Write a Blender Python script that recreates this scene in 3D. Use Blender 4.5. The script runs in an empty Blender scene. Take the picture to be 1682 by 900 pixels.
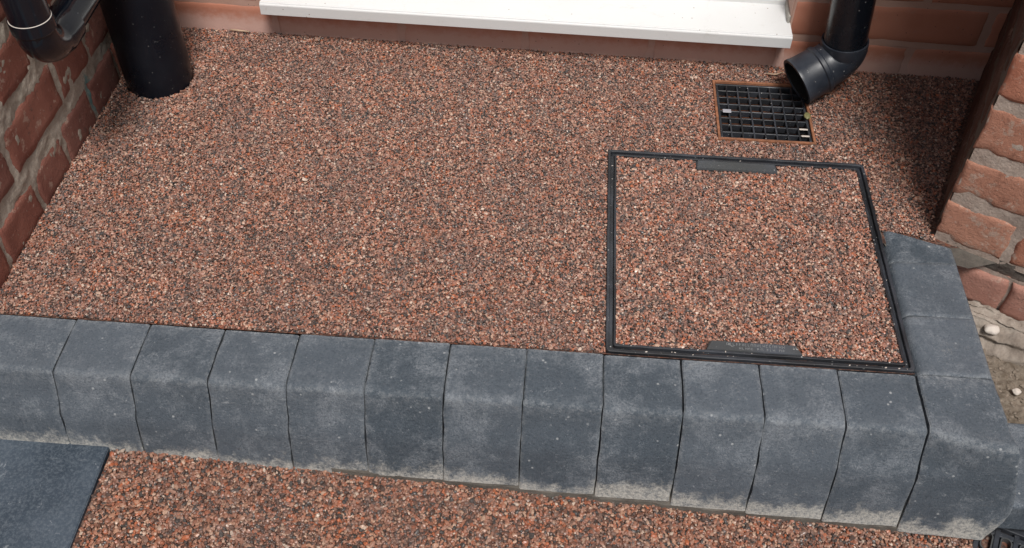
import bpy, bmesh, math, random
import numpy as np
from mathutils import Vector, Matrix, noise as mn
random.seed(7); rng = np.random.default_rng(7)
S = bpy.context.scene
C = S.collection
# ------------------------------------------------------------------ camera
cam = bpy.data.cameras.new('camera'); co = bpy.data.objects.new('camera', cam); C.objects.link(co); S.camera = co
co.location = (-0.0727, -0.8079, 1.0153)
co.rotation_euler = (0.746301, -0.012624, 0.074147)
cam.sensor_width = 36; cam.lens = 34.872; cam.clip_start = 0.02; cam.clip_end = 500
# ------------------------------------------------------------------ light
SUN_EL, SUN_AZ = 63.0, 14.0      # azimuth measured from straight in front of the house wall, towards the right
W = bpy.data.worlds.new('World'); S.world = W; W.use_nodes = True
wn = W.node_tree.nodes; bg = wn['Background']
sky = wn.new('ShaderNodeTexSky'); sky.sky_type = 'NISHITA'; sky.sun_disc = False
sky.sun_elevation = math.radians(SUN_EL); sky.sun_rotation = math.radians(180 - SUN_AZ)
sky.air_density = 1.6; sky.dust_density = 4.0; sky.ozone_density = 1.0
W.node_tree.links.new(sky.outputs[0], bg.inputs[0]); bg.inputs[1].default_value = 0.068
sl = bpy.data.lights.new('sun', 'SUN'); sl.energy = 3.15; sl.angle = math.radians(15); sl.color = (1.0, 0.975, 0.945)
so = bpy.data.objects.new('sun', sl); C.objects.link(so)
e, a = math.radians(SUN_EL), math.radians(SUN_AZ)
sd = Vector((math.sin(a)*math.cos(e), -math.cos(a)*math.cos(e), math.sin(e)))
so.rotation_euler = sd.to_track_quat('Z', 'Y').to_euler(); so.location = sd*6
S.view_settings.view_transform = 'Standard'; S.view_settings.look = 'None'
S.view_settings.gamma = 1; S.view_settings.exposure = 0.04

# ------------------------------------------------------------------ helpers
def tag(o, label=None, cat=None, group=None, kind=None):
    if label: o['label'] = label
    if cat: o['category'] = cat
    if group: o['group'] = group
    if kind: o['kind'] = kind
    return o
def empty(name, loc=(0,0,0), **k):
    o = bpy.data.objects.new(name, None); C.objects.link(o); o.location = loc; o.empty_display_size = .05
    return tag(o, **k)
def link(name, me, mat, parent=None, smooth=False):
    if mat and not me.materials: me.materials.append(mat)
    o = bpy.data.objects.new(name, me); C.objects.link(o)
    if parent:
        o.parent = parent
        p = Vector()
        q = parent
        while q: p += q.location; q = q.parent
        o.location = -p            # mesh data are in world coordinates
    if smooth:
        me.polygons.foreach_set('use_smooth', [True]*len(me.polygons))
    return o
def mesh(name, V, F):
    me = bpy.data.meshes.new(name); me.from_pydata([tuple(v) for v in V], [], F); me.update(); return me
def bm_obj(name, bm, mat, parent=None, smooth=False):
    me = bpy.data.meshes.new(name); bmesh.ops.recalc_face_normals(bm, faces=bm.faces[:]); bm.to_mesh(me); bm.free()
    return link(name, me, mat, parent, smooth)
def add_box(bm, x0, x1, y0, y1, z0, z1, bevel=0, seg=2, M=None):
    r = bmesh.ops.create_cube(bm, size=1)
    vs = r['verts']
    bmesh.ops.transform(bm, matrix=Matrix.Translation(((x0+x1)/2, (y0+y1)/2, (z0+z1)/2)) @ Matrix.Diagonal((x1-x0, y1-y0, z1-z0, 1)), verts=vs)
    if bevel:
        es = list({ed for v in vs for ed in v.link_edges})
        rr = bmesh.ops.bevel(bm, geom=es, offset=bevel, segments=seg, affect='EDGES', profile=.5)
        vs = list({v for f in rr['faces'] for v in f.verts} | {v for v in vs if v.is_valid})
    if M: bmesh.ops.transform(bm, matrix=M, verts=[v for v in vs if v.is_valid])
def sweep(bm, pts, radii, n=40, cap0=True, cap1=True):
    """rings of n vertices round the points of a path, joined by quads"""
    pts = [Vector(p) for p in pts]; rings = []; up = None
    for i, p in enumerate(pts):
        j0, j1 = max(i-1, 0), min(i+1, len(pts)-1)
        t = pts[j1]-pts[j0]
        t = t.normalized() if t.length > 1e-7 else last_t
        if i+1 < len(pts) and (pts[i+1]-p).length < 1e-7 and i: t = last_t
        last_t = t
        if up is None:
            up = Vector((0,0,1)) if abs(t.z) < .9 else Vector((1,0,0))
        up = (up - t*up.dot(t)).normalized(); sx = t.cross(up)
        rings.append([bm.verts.new(p + (up*math.cos(2*math.pi*k/n) + sx*math.sin(2*math.pi*k/n))*radii[i]) for k in range(n)])
    for a_, b_ in zip(rings, rings[1:]):
        for k in range(n): bm.faces.new((a_[k], a_[(k+1)%n], b_[(k+1)%n], b_[k]))
    if cap0: bm.faces.new(rings[0][::-1])
    if cap1: bm.faces.new(rings[-1])
def nz(p, s, sd_=0): return mn.noise(Vector((p[0]*s+sd_*7.31, p[1]*s+sd_*3.17, p[2]*s-sd_*1.7)))

# ------------------------------------------------------------------ materials
class MB:
    def __init__(s, name, rough=.8, spec=.5):
        s.m = bpy.data.materials.new(name); s.m.use_nodes = True
        s.t = s.m.node_tree; s.n = s.t.nodes; s.b = s.n['Principled BSDF']
        s.b.inputs['Roughness'].default_value = rough
        s.b.inputs['Specular IOR Level'].default_value = spec
        g = s.n.new('ShaderNodeNewGeometry'); oi = s.n.new('ShaderNodeObjectInfo')
        add = s.n.new('ShaderNodeVectorMath'); add.operation = 'MULTIPLY_ADD'
        cmb = s.n.new('ShaderNodeCombineXYZ')
        for i in range(3): s.L(oi.outputs['Random'], cmb.inputs[i])
        s.L(cmb.outputs[0], add.inputs[0]); add.inputs[1].default_value = (13.7, 5.3, 9.1); s.L(g.outputs['Position'], add.inputs[2])
        s.pos = g.outputs['Position']; s.rpos = add.outputs[0]; s.rand = oi.outputs['Random']
    def L(s, a, b): s.t.links.new(a, b)
    def noise(s, scale, detail=4, rough=.55, vec=None, dist=0):
        n = s.n.new('ShaderNodeTexNoise'); n.inputs['Scale'].default_value = scale; n.inputs['Detail'].default_value = detail
        n.inputs['Roughness'].default_value = rough; n.inputs['Distortion'].default_value = dist
        s.L(vec or s.rpos, n.inputs['Vector']); return n.outputs['Fac']
    def voro(s, scale, feat='F1', vec=None, out='Distance'):
        n = s.n.new('ShaderNodeTexVoronoi'); n.feature = feat; n.inputs['Scale'].default_value = scale
        s.L(vec or s.rpos, n.inputs['Vector']); return n.outputs[out]
    def step(s, v, a, b, o0=0., o1=1.):
        n = s.n.new('ShaderNodeMapRange'); n.interpolation_type = 'SMOOTHSTEP'
        s.L(v, n.inputs['Value'])
        for k, x in (('From Min', a), ('From Max', b), ('To Min', o0), ('To Max', o1)): n.inputs[k].default_value = x
        return n.outputs['Result']
    def math(s, op, a, b=None, c=None):
        n = s.n.new('ShaderNodeMath'); n.operation = op
        for i, x in enumerate((a, b, c)):
            if x is None: continue
            if isinstance(x, (int, float)): n.inputs[i].default_value = x
            else: s.L(x, n.inputs[i])
        return n.outputs[0]
    def mix(s, f, a, b, mode='MIX'):
        n = s.n.new('ShaderNodeMix'); n.data_type = 'RGBA'; n.blend_type = mode
        for k, x in ((0, f), (6, a), (7, b)):
            if isinstance(x, (int, float)): n.inputs[k].default_value = x
            elif isinstance(x, tuple): n.inputs[k].default_value = (*x, 1)
            else: s.L(x, n.inputs[k])
        return n.outputs[2]
    def ramp(s, f, stops, interp='LINEAR'):
        n = s.n.new('ShaderNodeValToRGB'); r = n.color_ramp; r.interpolation = interp
        while len(r.elements) < len(stops): r.elements.new(.5)
        for el, (p, c) in zip(r.elements, stops): el.position = p; el.color = (*c, 1)
        s.L(f, n.inputs[0]); return n.outputs[0]
    def attr(s, name):
        n = s.n.new('ShaderNodeAttribute'); n.attribute_name = name; return n.outputs['Fac']
    def sep(s, v):
        n = s.n.new('ShaderNodeSeparateXYZ'); s.L(v, n.inputs[0]); return n.outputs
    def col(s, c):
        if isinstance(c, tuple): s.b.inputs['Base Color'].default_value = (*c, 1)
        else: s.L(c, s.b.inputs['Base Color'])
    def rough(s, v): s.L(v, s.b.inputs['Roughness'])
    def bump(s, h, strength=.4, dist=.001):
        n = s.n.new('ShaderNodeBump'); n.inputs['Strength'].default_value = strength; n.inputs['Distance'].default_value = dist
        s.L(h, n.inputs['Height'])
        prev = s.b.inputs['Normal'].links
        if prev: s.L(prev[0].from_socket, n.inputs['Normal'])
        s.L(n.outputs[0], s.b.inputs['Normal'])

def m_kerb():
    m = MB('dark_concrete', .72, .4)
    base = m.mix(m.step(m.noise(14, 5), .3, .7), (.036,.052,.070), (.068,.090,.116))
    base = m.mix(.6, base, m.mix(m.rand, (.030,.047,.064), (.115,.138,.166)))
    cloud = m.noise(12, 7, .8, dist=.15)
    fine = m.noise(360, 4, .85)
    base = m.mix(m.step(fine, .46, .36, 0, .45), base, (.022,.030,.042))
    base = m.mix(m.math('MULTIPLY', m.step(cloud, .46, .64, .2, .9), m.step(fine, .38, .60, .25, .95)), base, (.215,.240,.268))
    base = m.mix(m.math('MULTIPLY', m.step(m.noise(30, 8, .9, dist=.2), .55, .67, 0, .8), m.step(fine, .40, .60, .1, .85)), base, (.32,.345,.37))
    # scuffs and specks of white bloom
    base = m.mix(m.step(m.noise(150, 5, .9), .585, .68, 0, .6), base, (.34,.36,.39))
    base = m.mix(m.math('MULTIPLY', m.step(m.voro(70), .16, .06, 0, .7), m.step(m.noise(40, 2), .5, .6)), base, (.48,.50,.51))
    scr = m.n.new('ShaderNodeVectorMath'); scr.operation = 'MULTIPLY'; m.L(m.rpos, scr.inputs[0]); scr.inputs[1].default_value = (.28, 1, 1)
    base = m.mix(m.step(m.noise(80, 4, .8, vec=scr.outputs[0]), .66, .74, 0, .5), base, (.40,.42,.44))
    # pale bloom along arrises and at the foot
    ed = m.math('MULTIPLY', m.attr('arris'), m.step(m.noise(110, 5, .9), .42, .62))
    base = m.mix(m.math('MULTIPLY', ed, .5), base, (.44,.46,.47))
    px_ = m.sep(m.pos)[0]
    amp = m.step(px_, -.5, .4, .35, .0)
    lowv = m.math('ADD', m.attr('foot'), m.math('MULTIPLY', m.math('SUBTRACT', m.noise(34, 8, .85, vec=m.rpos), .5), 2.6))
    lowv = m.math('SUBTRACT', lowv, m.math('MULTIPLY', amp, .45))
    lowv = m.math('ADD', lowv, m.math('MULTIPLY', m.math('SUBTRACT', m.noise(7, 2, .5, vec=m.rpos), .5), 1.3))
    low = m.step(lowv, .36, .95)
    base = m.mix(m.math('MULTIPLY', low, m.step(m.noise(240, 4, .9), .32, .60, .2, .95)), base, (.55,.535,.49))
    m.col(base); m.bump(fine, .85, .0022); m.bump(m.noise(60, 3), .3, .003)
    m.rough(m.step(m.noise(30, 3), .3, .7, .50, .8))
    return m.m
def m_brick(name, c1, c2, c3, pale=.35, dark=(.09,.05,.045), lim=.58):
    m = MB(name, .85, .3)
    b = m.mix(m.step(m.noise(16, 5, .6), .3, .7), c1, c2)
    b = m.mix(m.math('MULTIPLY', m.rand, .75), b, c3)
    b = m.mix(m.step(m.noise(35, 5, .75), lim, lim+.08, 0, pale), b, (.50,.36,.29))
    b = m.mix(m.step(m.noise(130, 4, .7), .62, .72, 0, .5), b, (.56,.46,.40))
    b = m.mix(m.step(m.noise(48, 4, .7), .42, .30, 0, .55), b, dark)
    b = m.mix(m.step(m.voro(120), .13, .06, 0, .6), b, (.10,.06,.05))
    m.col(b); m.bump(m.noise(260, 5, .8), .9, .0025); m.bump(m.noise(60, 5, .7), .5, .004)
    return m.m
def m_mortar(name, c1, c2, teal=False, moss=0):
    m = MB(name, .92, .2)
    b = m.mix(m.step(m.noise(22, 5, .7), .3, .7), c1, c2)
    b = m.mix(m.step(m.noise(300, 3, .8), .35, .7, 0, .35), b, (.16,.13,.11))
    b = m.mix(m.step(m.noise(9, 4), .55, .7, 0, .5), b, (.19,.15,.13))
    if teal:
        x = m.sep(m.pos)
        d = m.math('ADD', m.math('MULTIPLY', m.math('ABSOLUTE', m.math('SUBTRACT', x[1], .425)), 26),
                   m.math('MULTIPLY', m.math('ABSOLUTE', m.math('SUBTRACT', x[2], .035)), 12))
        d = m.math('ADD', d, m.math('MULTIPLY', m.noise(90, 4, .8), 1.2))
        b = m.mix(m.step(d, 1.35, .7, 0, 1), b, (.09,.24,.25))
    m.col(b); m.bump(m.noise(300, 4, .75), .7, .002); m.bump(m.noise(50, 4), .5, .004)
    return m.m
def m_house(name, c1, c2):
    m = MB(name, .7, .35)
    b = m.mix(m.step(m.noise(9, 5, .6, vec=m.pos), .3, .7), c1, c2)
    b = m.mix(m.math('MULTIPLY', m.rand, .25), b, (.38,.150,.10))
    b = m.mix(m.step(m.noise(36, 6, .8), .58, .74, 0, .45), b, (.40,.27,.23))
    zz = m.math('ADD', m.sep(m.pos)[2], m.math('MULTIPLY', m.noise(60, 4, .7, vec=m.pos), .03))
    b = m.mix(m.step(zz, .058, .026, 0, .85), b, (.62,.42,.365))  # pinkish foot band, painted lighter to offset the sill's shadow
    b = m.mix(m.step(m.voro(70), .09, .04, 0, .8), b, (.08,.05,.045))
    m.col(b); m.bump(m.noise(200, 4, .7), .3, .001); m.bump(m.noise(30, 3), .3, .003)
    return m.m
def m_black(name, base=(.012,.013,.016), r=.28, dust=.25, coat=.0):
    m = MB(name, r, .5)
    b = m.mix(m.step(m.noise(10, 5, .6), .4, .75, 0, dust), base, (.075,.085,.105))
    b = m.mix(m.step(m.noise(150, 3, .8), .66, .74, 0, dust*1.6), b, (.35,.35,.34))
    b = m.mix(m.step(m.voro(75), .085, .045, 0, min(1, dust*3)), b, (.42,.42,.41))
    m.col(b); m.rough(m.step(m.noise(22, 4), .3, .7, r*.75, r*1.5))
    m.bump(m.noise(90, 3), .08, .001)
    m.b.inputs['Coat Weight'].default_value = coat
    return m.m
STONES = [(0,(.31,.138,.096)), (.12,(.40,.195,.135)), (.23,(.19,.092,.066)), (.34,(.50,.285,.20)), (.41,(.075,.048,.038)),
          (.54,(.36,.125,.070)), (.62,(.42,.25,.185)), (.69,(.040,.042,.042)), (.79,(.56,.38,.28)), (.84,(.22,.135,.110)), (.945,(.66,.52,.42)), (.965,(.46,.14,.060))]
STONES_WARM = [(0,(.29,.122,.074)), (.12,(.39,.175,.108)), (.24,(.18,.080,.050)), (.35,(.47,.26,.17)), (.43,(.075,.045,.034)),
          (.55,(.36,.115,.055)), (.63,(.40,.22,.155)), (.70,(.040,.040,.037)), (.80,(.52,.34,.24)), (.85,(.22,.125,.09)), (.955,(.60,.47,.37)), (.97,(.46,.13,.05))]
def m_stone(name='resin_bound_stone', gain=1., rr=.38, pal=None):
    m = MB(name, rr, .5)
    st = [(p, tuple(min(.8, x*gain) for x in c)) for p, c in (pal or STONES)]
    b = m.ramp(m.rand, st, 'CONSTANT')
    loc = m.noise(1100, 2, .6, vec=m.rpos)
    b = m.mix(m.step(loc, .3, .7, 0, .35), b, m.mix(.5, b, (.2,.13,.11)))
    # soft drifts of redder and greyer stone through the mix
    b = m.mix(m.step(m.noise(11, 4, .6, vec=m.pos), .42, .62, 0, .45), b, m.mix(.6, b, (.12,.10,.095)))
    b = m.mix(m.step(m.noise(45, 3, .6, vec=m.pos), .50, .66, 0, .45), b, m.mix(.6, b, (.10,.085,.08)))
    b = m.mix(m.step(m.noise(17, 3, .6, vec=m.pos), .56, .72, 0, .32), b, m.mix(.6, b, (.42,.17,.09)))
    m.col(b); m.b.inputs['Coat Weight'].default_value = .08; m.b.inputs['Coat Roughness'].default_value = .15
    return m.m
def m_bed(name):
    m = MB(name, .55, .4)
    v = m.voro(330, vec=m.pos, out='Color'); 
    r = m.sep(v)[0]
    b = m.mix(.75, m.ramp(r, STONES, 'CONSTANT'), (.045,.025,.02))
    m.col(b); m.bump(m.voro(330, vec=m.pos), -.8, .003); return m.m
def m_flat(name, c, r=.6, var=.2, scale=30, b=.2):
    m = MB(name, r, .4)
    m.col(m.mix(m.step(m.noise(scale, 4), .3, .7, 0, var), c, tuple(x*.5 for x in c)))
    m.bump(m.noise(scale*6, 4), b, .001); return m.m
def m_upvc():
    m = MB('white_upvc', .32, .5)
    b = m.mix(m.step(m.noise(6, 4, .6), .4, .75, 0, .25), (.72,.73,.73), (.60,.60,.59))
    b = m.mix(m.step(m.voro(48), .07, .04, 0, .8), b, (.25,.18,.14))
    b = m.mix(m.step(m.noise(28, 6, .85, dist=.5), .54, .72, 0, .4), b, (.52,.50,.47))
    b = m.mix(m.step(m.noise(120, 4, .8), .68, .76, 0, .4), b, (.45,.40,.36))
    m.col(b); return m.m
def m_soil():
    m = MB('earth_and_rubble', .95, .2)
    b = m.mix(m.step(m.noise(35, 6, .75), .3, .7), (.115,.09,.065), (.27,.22,.175))
    b = m.mix(m.step(m.voro(220, out='Color'), .0, 1, 0, .5), b, (.30,.26,.21))
    b = m.mix(m.step(m.voro(160), .16, .08, 0, .5), b, (.45,.41,.36))
    m.col(b); m.bump(m.noise(150, 5, .8), 1, .004); return m.m
def m_slab():
    m = MB('dark_slate_paving', .42, .5)
    b = m.mix(m.step(m.noise(9, 5, .6), .3, .7), (.028,.042,.060), (.066,.088,.115))
    b = m.mix(m.step(m.noise(260, 4, .85), .42, .66, 0, .5), b, (.16,.19,.22))
    b = m.mix(m.step(m.noise(55, 7, .85, dist=.6), .58, .68, 0, .7), b, (.34,.37,.40))
    b = m.mix(m.step(m.noise(30, 4, .8), .66, .74, 0, .5), b, (.3,.33,.35))
    m.col(b); m.bump(m.noise(120, 5, .7), .35, .0015); return m.m
MK = m_kerb(); MST = m_stone(); MSL = m_stone('resin_bound_stone_path', .95, .42, STONES_WARM); MBED = m_bed('resin_bed')
MB_L = m_brick('old_red_brick', (.25,.085,.060), (.35,.140,.100), (.20,.095,.080), .6)
MB_P = m_brick('orange_red_brick', (.42,.150,.090), (.50,.215,.140), (.45,.24,.17), .8, (.20,.09,.06), .54)
MB_F = m_brick('pink_footing_brick', (.40,.19,.145), (.46,.24,.185), (.36,.18,.14), .5, (.22,.12,.09))
MB_S = m_brick('shaded_brown_brick', (.085,.040,.028), (.130,.062,.045), (.10,.055,.042), .25)  # brick colour darkened to deepen the shade on the pier's inner side
MM_S = m_mortar('shaded_mortar', (.10,.08,.065), (.14,.115,.095))  # mortar darkened likewise, shade put into the colour
MM_L = m_mortar('grey_mortar', (.37,.32,.265), (.52,.46,.39), teal=True)
MM_P = m_mortar('buff_mortar', (.40,.31,.26), (.50,.41,.35))
MM_D = m_mortar('dark_mortar', (.075,.07,.062), (.15,.138,.12))  # darker mortar for the kerb bed, fillet and pier ledge
MH = m_house('painted_terracotta_brick', (.46,.185,.115), (.52,.235,.160))
MHJ = m_house('terracotta_joint', (.46,.29,.225), (.52,.35,.29))
MBK = m_black('black_pipe', (.004,.006,.011), .34, dust=.10); MBK.node_tree.nodes['Principled BSDF'].inputs['Specular IOR Level'].default_value = .3; MBG = m_black('black_gloss_pipe', (.005,.007,.012), .13, .05, .1)
MBF = m_black('black_plastic_frame', (.016,.017,.020), .4, .6); MBD = m_black('dusty_downpipe', (.006,.008,.012), .2, .16)
MSHOE = m_black('blue_black_shoe', (.009,.013,.021), .34, .5)
MTAB = m_black('grey_black_lifting_tab', (.060,.064,.066), .42, .9)
MBV = m_flat('void_black', (.010,.010,.010), .8)
MCLAY = m_flat('orange_clay', (.32,.135,.07), .8, .9, 90)
MWH = m_upvc(); MSO = m_soil(); MSB = m_slab()
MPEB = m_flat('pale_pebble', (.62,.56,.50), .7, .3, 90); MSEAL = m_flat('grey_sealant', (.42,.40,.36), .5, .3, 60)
MLEAF = m_flat('yellow_green_leaf', (.20,.19,.085), .5, .4, 90); MTWIG = m_flat('pale_twig', (.50,.36,.25), .7, .3, 90)
MGLASS = m_flat('dull_glass_dark', (.05,.055,.06), .1, .1)

# ------------------------------------------------------------------ ground
def zlow(x): return -.120 - .055*(min(max(x, -.85), .8)+.6)
def wall_y(x): return .669 - .02*x
g = mesh('ground', [(-150,-150,-.30),(150,-150,-.30),(150,150,-.30),(-150,150,-.30)], [(0,1,2,3)])
tag(link('ground', g, m_flat('yard_ground', (.17,.15,.13), .9, .5, 3)), kind='structure')

GULLY = (.178, .334, .452, .609)          # outside of the clay rim
COVER = (.002, .400, .003, .409)
PX, PY, PR = -.758, .531, .0555           # soil pipe
P0 = Vector((.4766, .258, 0)); PD = Vector((.88114, -.47285, 0)); PN = Vector((-.47285, -.88114, 0))
PB = Vector((.645, .668, 0))              # where the pier's hidden side meets the house wall
def grid_sheet(name, xs, ys, zf, mat, hole=()):
    V = [(x, y, zf(x, y)) for y in ys for x in xs]; nx = len(xs); F = []
    for j in range(len(ys)-1):
        for i in range(nx-1):
            cx, cy = (xs[i]+xs[i+1])/2, (ys[j]+ys[j+1])/2
            if any(h[0] < cx < h[1] and h[2] < cy < h[3] for h in hole): continue
            F.append((j*nx+i, j*nx+i+1, (j+1)*nx+i+1, (j+1)*nx+i))
    return link(name, mesh(name, V, F), mat)
xs = [-.85, GULLY[0]+.001, GULLY[1]-.001, .399, .4005, 1.0]; xs = sorted(xs + [COVER[0]+.001, .4899, .62])
ys = sorted([0.002, .2399, .2501, COVER[2]+.001, COVER[3]-.001, GULLY[2]+.001, GULLY[3]-.001, .72])
tag(grid_sheet('patio', xs, ys, lambda x, y: -.0045, MBED,
    hole=[(GULLY[0], GULLY[1], GULLY[2], GULLY[3]), COVER, (.40, 1.1, -.1, .24)]), kind='structure')
tag(grid_sheet('path', list(np.linspace(-.645, .56, 14)), [-1.3, -.6, -.10], lambda x, y: zlow(x)-.0045, MBED), kind='structure')

# ------------------------------------------------------------------ stones of the resin surfaces (real stones, instanced)
def stone_nodes(name, mat, rad):
    ng = bpy.data.node_groups.new(name, 'GeometryNodeTree')
    ng.interface.new_socket('Geometry', in_out='INPUT', socket_type='NodeSocketGeometry')
    ng.interface.new_socket('Geometry', in_out='OUTPUT', socket_type='NodeSocketGeometry')
    N, L = ng.nodes, ng.links
    gi, go = N.new('NodeGroupInput'), N.new('NodeGroupOutput')
    jn = N.new('GeometryNodeJoinGeometry')
    for k in range(6):
        ico = N.new('GeometryNodeMeshIcoSphere'); ico.inputs['Radius'].default_value = 1; ico.inputs['Subdivisions'].default_value = 2
        sp = N.new('GeometryNodeSetPosition'); nt = N.new('ShaderNodeTexNoise'); nt.noise_dimensions = '4D'
        nt.inputs['W'].default_value = k*11.3+1; nt.inputs['Scale'].default_value = .9; nt.inputs['Detail'].default_value = 1
        sb = N.new('ShaderNodeVectorMath'); sb.operation = 'SUBTRACT'; sb.inputs[1].default_value = (.5,.5,.5)
        sc = N.new('ShaderNodeVectorMath'); sc.operation = 'SCALE'; sc.inputs['Scale'].default_value = 1.5
        L.new(nt.outputs['Color'], sb.inputs[0]); L.new(sb.outputs[0], sc.inputs[0]); L.new(sc.outputs[0], sp.inputs['Offset'])
        L.new(ico.outputs['Mesh'], sp.inputs['Geometry'])
        sm = N.new('GeometryNodeSetMaterial'); sm.inputs['Material'].default_value = mat
        L.new(sp.outputs[0], sm.inputs['Geometry'])
        g2 = N.new('GeometryNodeGeometryToInstance'); L.new(sm.outputs[0], g2.inputs[0]); L.new(g2.outputs[0], jn.inputs[0])
    iop = N.new('GeometryNodeInstanceOnPoints'); iop.inputs['Pick Instance'].default_value = True
    L.new(gi.outputs[0], iop.inputs['Points']); L.new(jn.outputs[0], iop.inputs['Instance'])
    def at(nm, ty):
        n = N.new('GeometryNodeInputNamedAttribute'); n.data_type = ty; n.inputs['Name'].default_value = nm; return n.outputs['Attribute']
    L.new(at('pick', 'INT'), iop.inputs['Instance Index'])
    er = N.new('FunctionNodeEulerToRotation'); L.new(at('rot', 'FLOAT_VECTOR'), er.inputs[0]); L.new(er.outputs[0], iop.inputs['Rotation'])
    L.new(at('scl', 'FLOAT_VECTOR'), iop.inputs['Scale'])
    L.new(iop.outputs[0], go.inputs[0]); return ng
def stones(name, x0, x1, y0, y1, sp, keep, zf, mat, size, parent=None):
    nx, ny = int((x1-x0)/sp), int((y1-y0)/(sp*.9))
    X, Y = np.meshgrid(np.arange(nx), np.arange(ny)); X = X + (Y % 2)*.5
    X = x0 + (X + rng.uniform(-.42,.42,X.shape))*sp; Y = y0 + (Y + rng.uniform(-.42,.42,Y.shape))*sp*.9
    X, Y = X.ravel(), Y.ravel(); k = keep(X, Y); X, Y = X[k], Y[k]; n = len(X)
    Z = zf(X) + rng.normal(-.0009, .0008, n)
    me = bpy.data.meshes.new(name); me.vertices.add(n)
    me.vertices.foreach_set('co', np.stack([X, Y, Z], 1).ravel().astype(np.float32))
    rot = np.stack([rng.normal(0,.35,n), rng.normal(0,.35,n), rng.uniform(0,6.283,n)], 1)
    s = size*np.exp(rng.normal(0,.24,n)); scl = np.stack([s*rng.uniform(1.0,1.5,n), s*rng.uniform(.7,1.05,n), s*rng.uniform(.55,.85,n)], 1)
    for nm, ty, ar in (('rot','FLOAT_VECTOR',rot), ('scl','FLOAT_VECTOR',scl)):
        at = me.attributes.new(nm, ty, 'POINT'); at.data.foreach_set('vector', ar.ravel().astype(np.float32))
    at = me.attributes.new('pick', 'INT', 'POINT'); at.data.foreach_set('value', rng.integers(0,6,n).astype(np.int32))
    o = link(name, me, mat, parent); md = o.modifiers.new('stones', 'NODES'); md.node_group = stone_nodes(name, mat, 1)
    print(name, n); return o
def inpoly_right(X, Y):   # floor bounded by pier hidden side and front line
    d = PB - P0
    left_of_side = ((X-P0.x)*d.y - (Y-P0.y)*d.x) < -.003
    kerb_line = (Y > .2685 - .36*(X-.4142) + .003) | (X < .4015)
    return np.where((X > .40) & (Y < .262), (kerb_line) & (X < .478), left_of_side | (Y<.2))
def keep_up(X, Y):
    k = (X > -.826) & (Y > .003) & (Y < wall_y(X)-.001)
    k &= ~((X > COVER[0]-.001) & (X < COVER[1]+.001) & (Y > COVER[2]-.01) & (Y < COVER[3]+.001))
    k &= ~((X > GULLY[0]-.0005) & (X < GULLY[1]+.0005) & (Y > GULLY[2]-.0005) & (Y < GULLY[3]+.0005))
    k &= ((X-PX)**2 + (Y-PY)**2) > (PR+.001)**2
    k &= inpoly_right(X, Y)
    k &= ~((X > .4) & (Y < .24))
    return k
o = stones('resin_gravel', -.83, .72, .002, .69, .00255, keep_up, lambda X: -.0012 + X*0, MST, .00142)
tag(o, 'pinkish brown resin bound gravel surface of the raised patio behind the kerb', 'gravel', kind='stuff')
o = stones('resin_gravel', -.646, .56, -.62, -.118, .0033, lambda X, Y: (X > -.642) & (Y < -.122) & ~((X > .505)),
           lambda X: -.120-.055*(X+.6)-.0008, MSL, .00195)
tag(o, 'coarser orange red resin bound gravel path in front of the kerb step', 'gravel', kind='stuff')

# ------------------------------------------------------------------ kerb
kerb = empty('kerb', (-.15, -.06, -.12), label='raised kerb of bevelled dark blue grey concrete blocks edging the gravel patio', cat='kerb')
PROF = [(-.002,0,1),(-.006,.0,.3),(-.020,.0,0),(-.040,.0,0),(-.066,-.0001,0),(-.0785,-.0006,.1),(-.0835,-.0019,.4),(-.0866,-.0048,.6),(-.0884,-.0090,.35),(-.0940,-.0260,.05),(-.1020,-.0470,.0),(-.110,-.0620,0),(-.114,-.0780,0),(-.1175,-.0960,0),(-.121,-.112,0),(-.1245,-.132,0),(-.1275,-.150,0),(-.130,-.168,0)]
PROFC = [(-.002,0,1),(-.008,.0,.3),(-.024,.0,0),(-.046,.0,0),(-.066,-.0,0),(-.084,-.0010,.1),(-.101,-.0012,.4),(-.1068,-.0055,.8),(-.1092,-.0130,.3),(-.1140,-.0310,.15),(-.1170,-.0450,.0),(-.1195,-.0600,0),(-.1220,-.0780,0),(-.1245,-.0960,0),(-.1265,-.112,0),(-.1290,-.132,0),(-.1310,-.150,0),(-.1330,-.168,0)]
RX = [.4985,.4988,.499,.4995,.500,.501,.5035,.5055,.508,.5115,.515,.519,.524,.528,.530,.528,.523,.514]
def dense(P, step=.0045):
    Q = []
    for a_, b_ in zip(P, P[1:]):
        n_ = max(1, int(math.hypot(b_[0]-a_[0], b_[1]-a_[1])/step))
        Q += [tuple(a_[i]+(b_[i]-a_[i])*k/n_ for i in range(len(a_))) for k in range(n_)]
    return Q + [P[-1]]
def prof_y(P, z):
    for a_, b_ in zip(P, P[1:]):
        if b_[1] <= z <= a_[1] and a_[1] != b_[1]: return a_[0]+(b_[0]-a_[0])*(a_[1]-z)/(a_[1]-b_[1])
    return P[-1][0]
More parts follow.
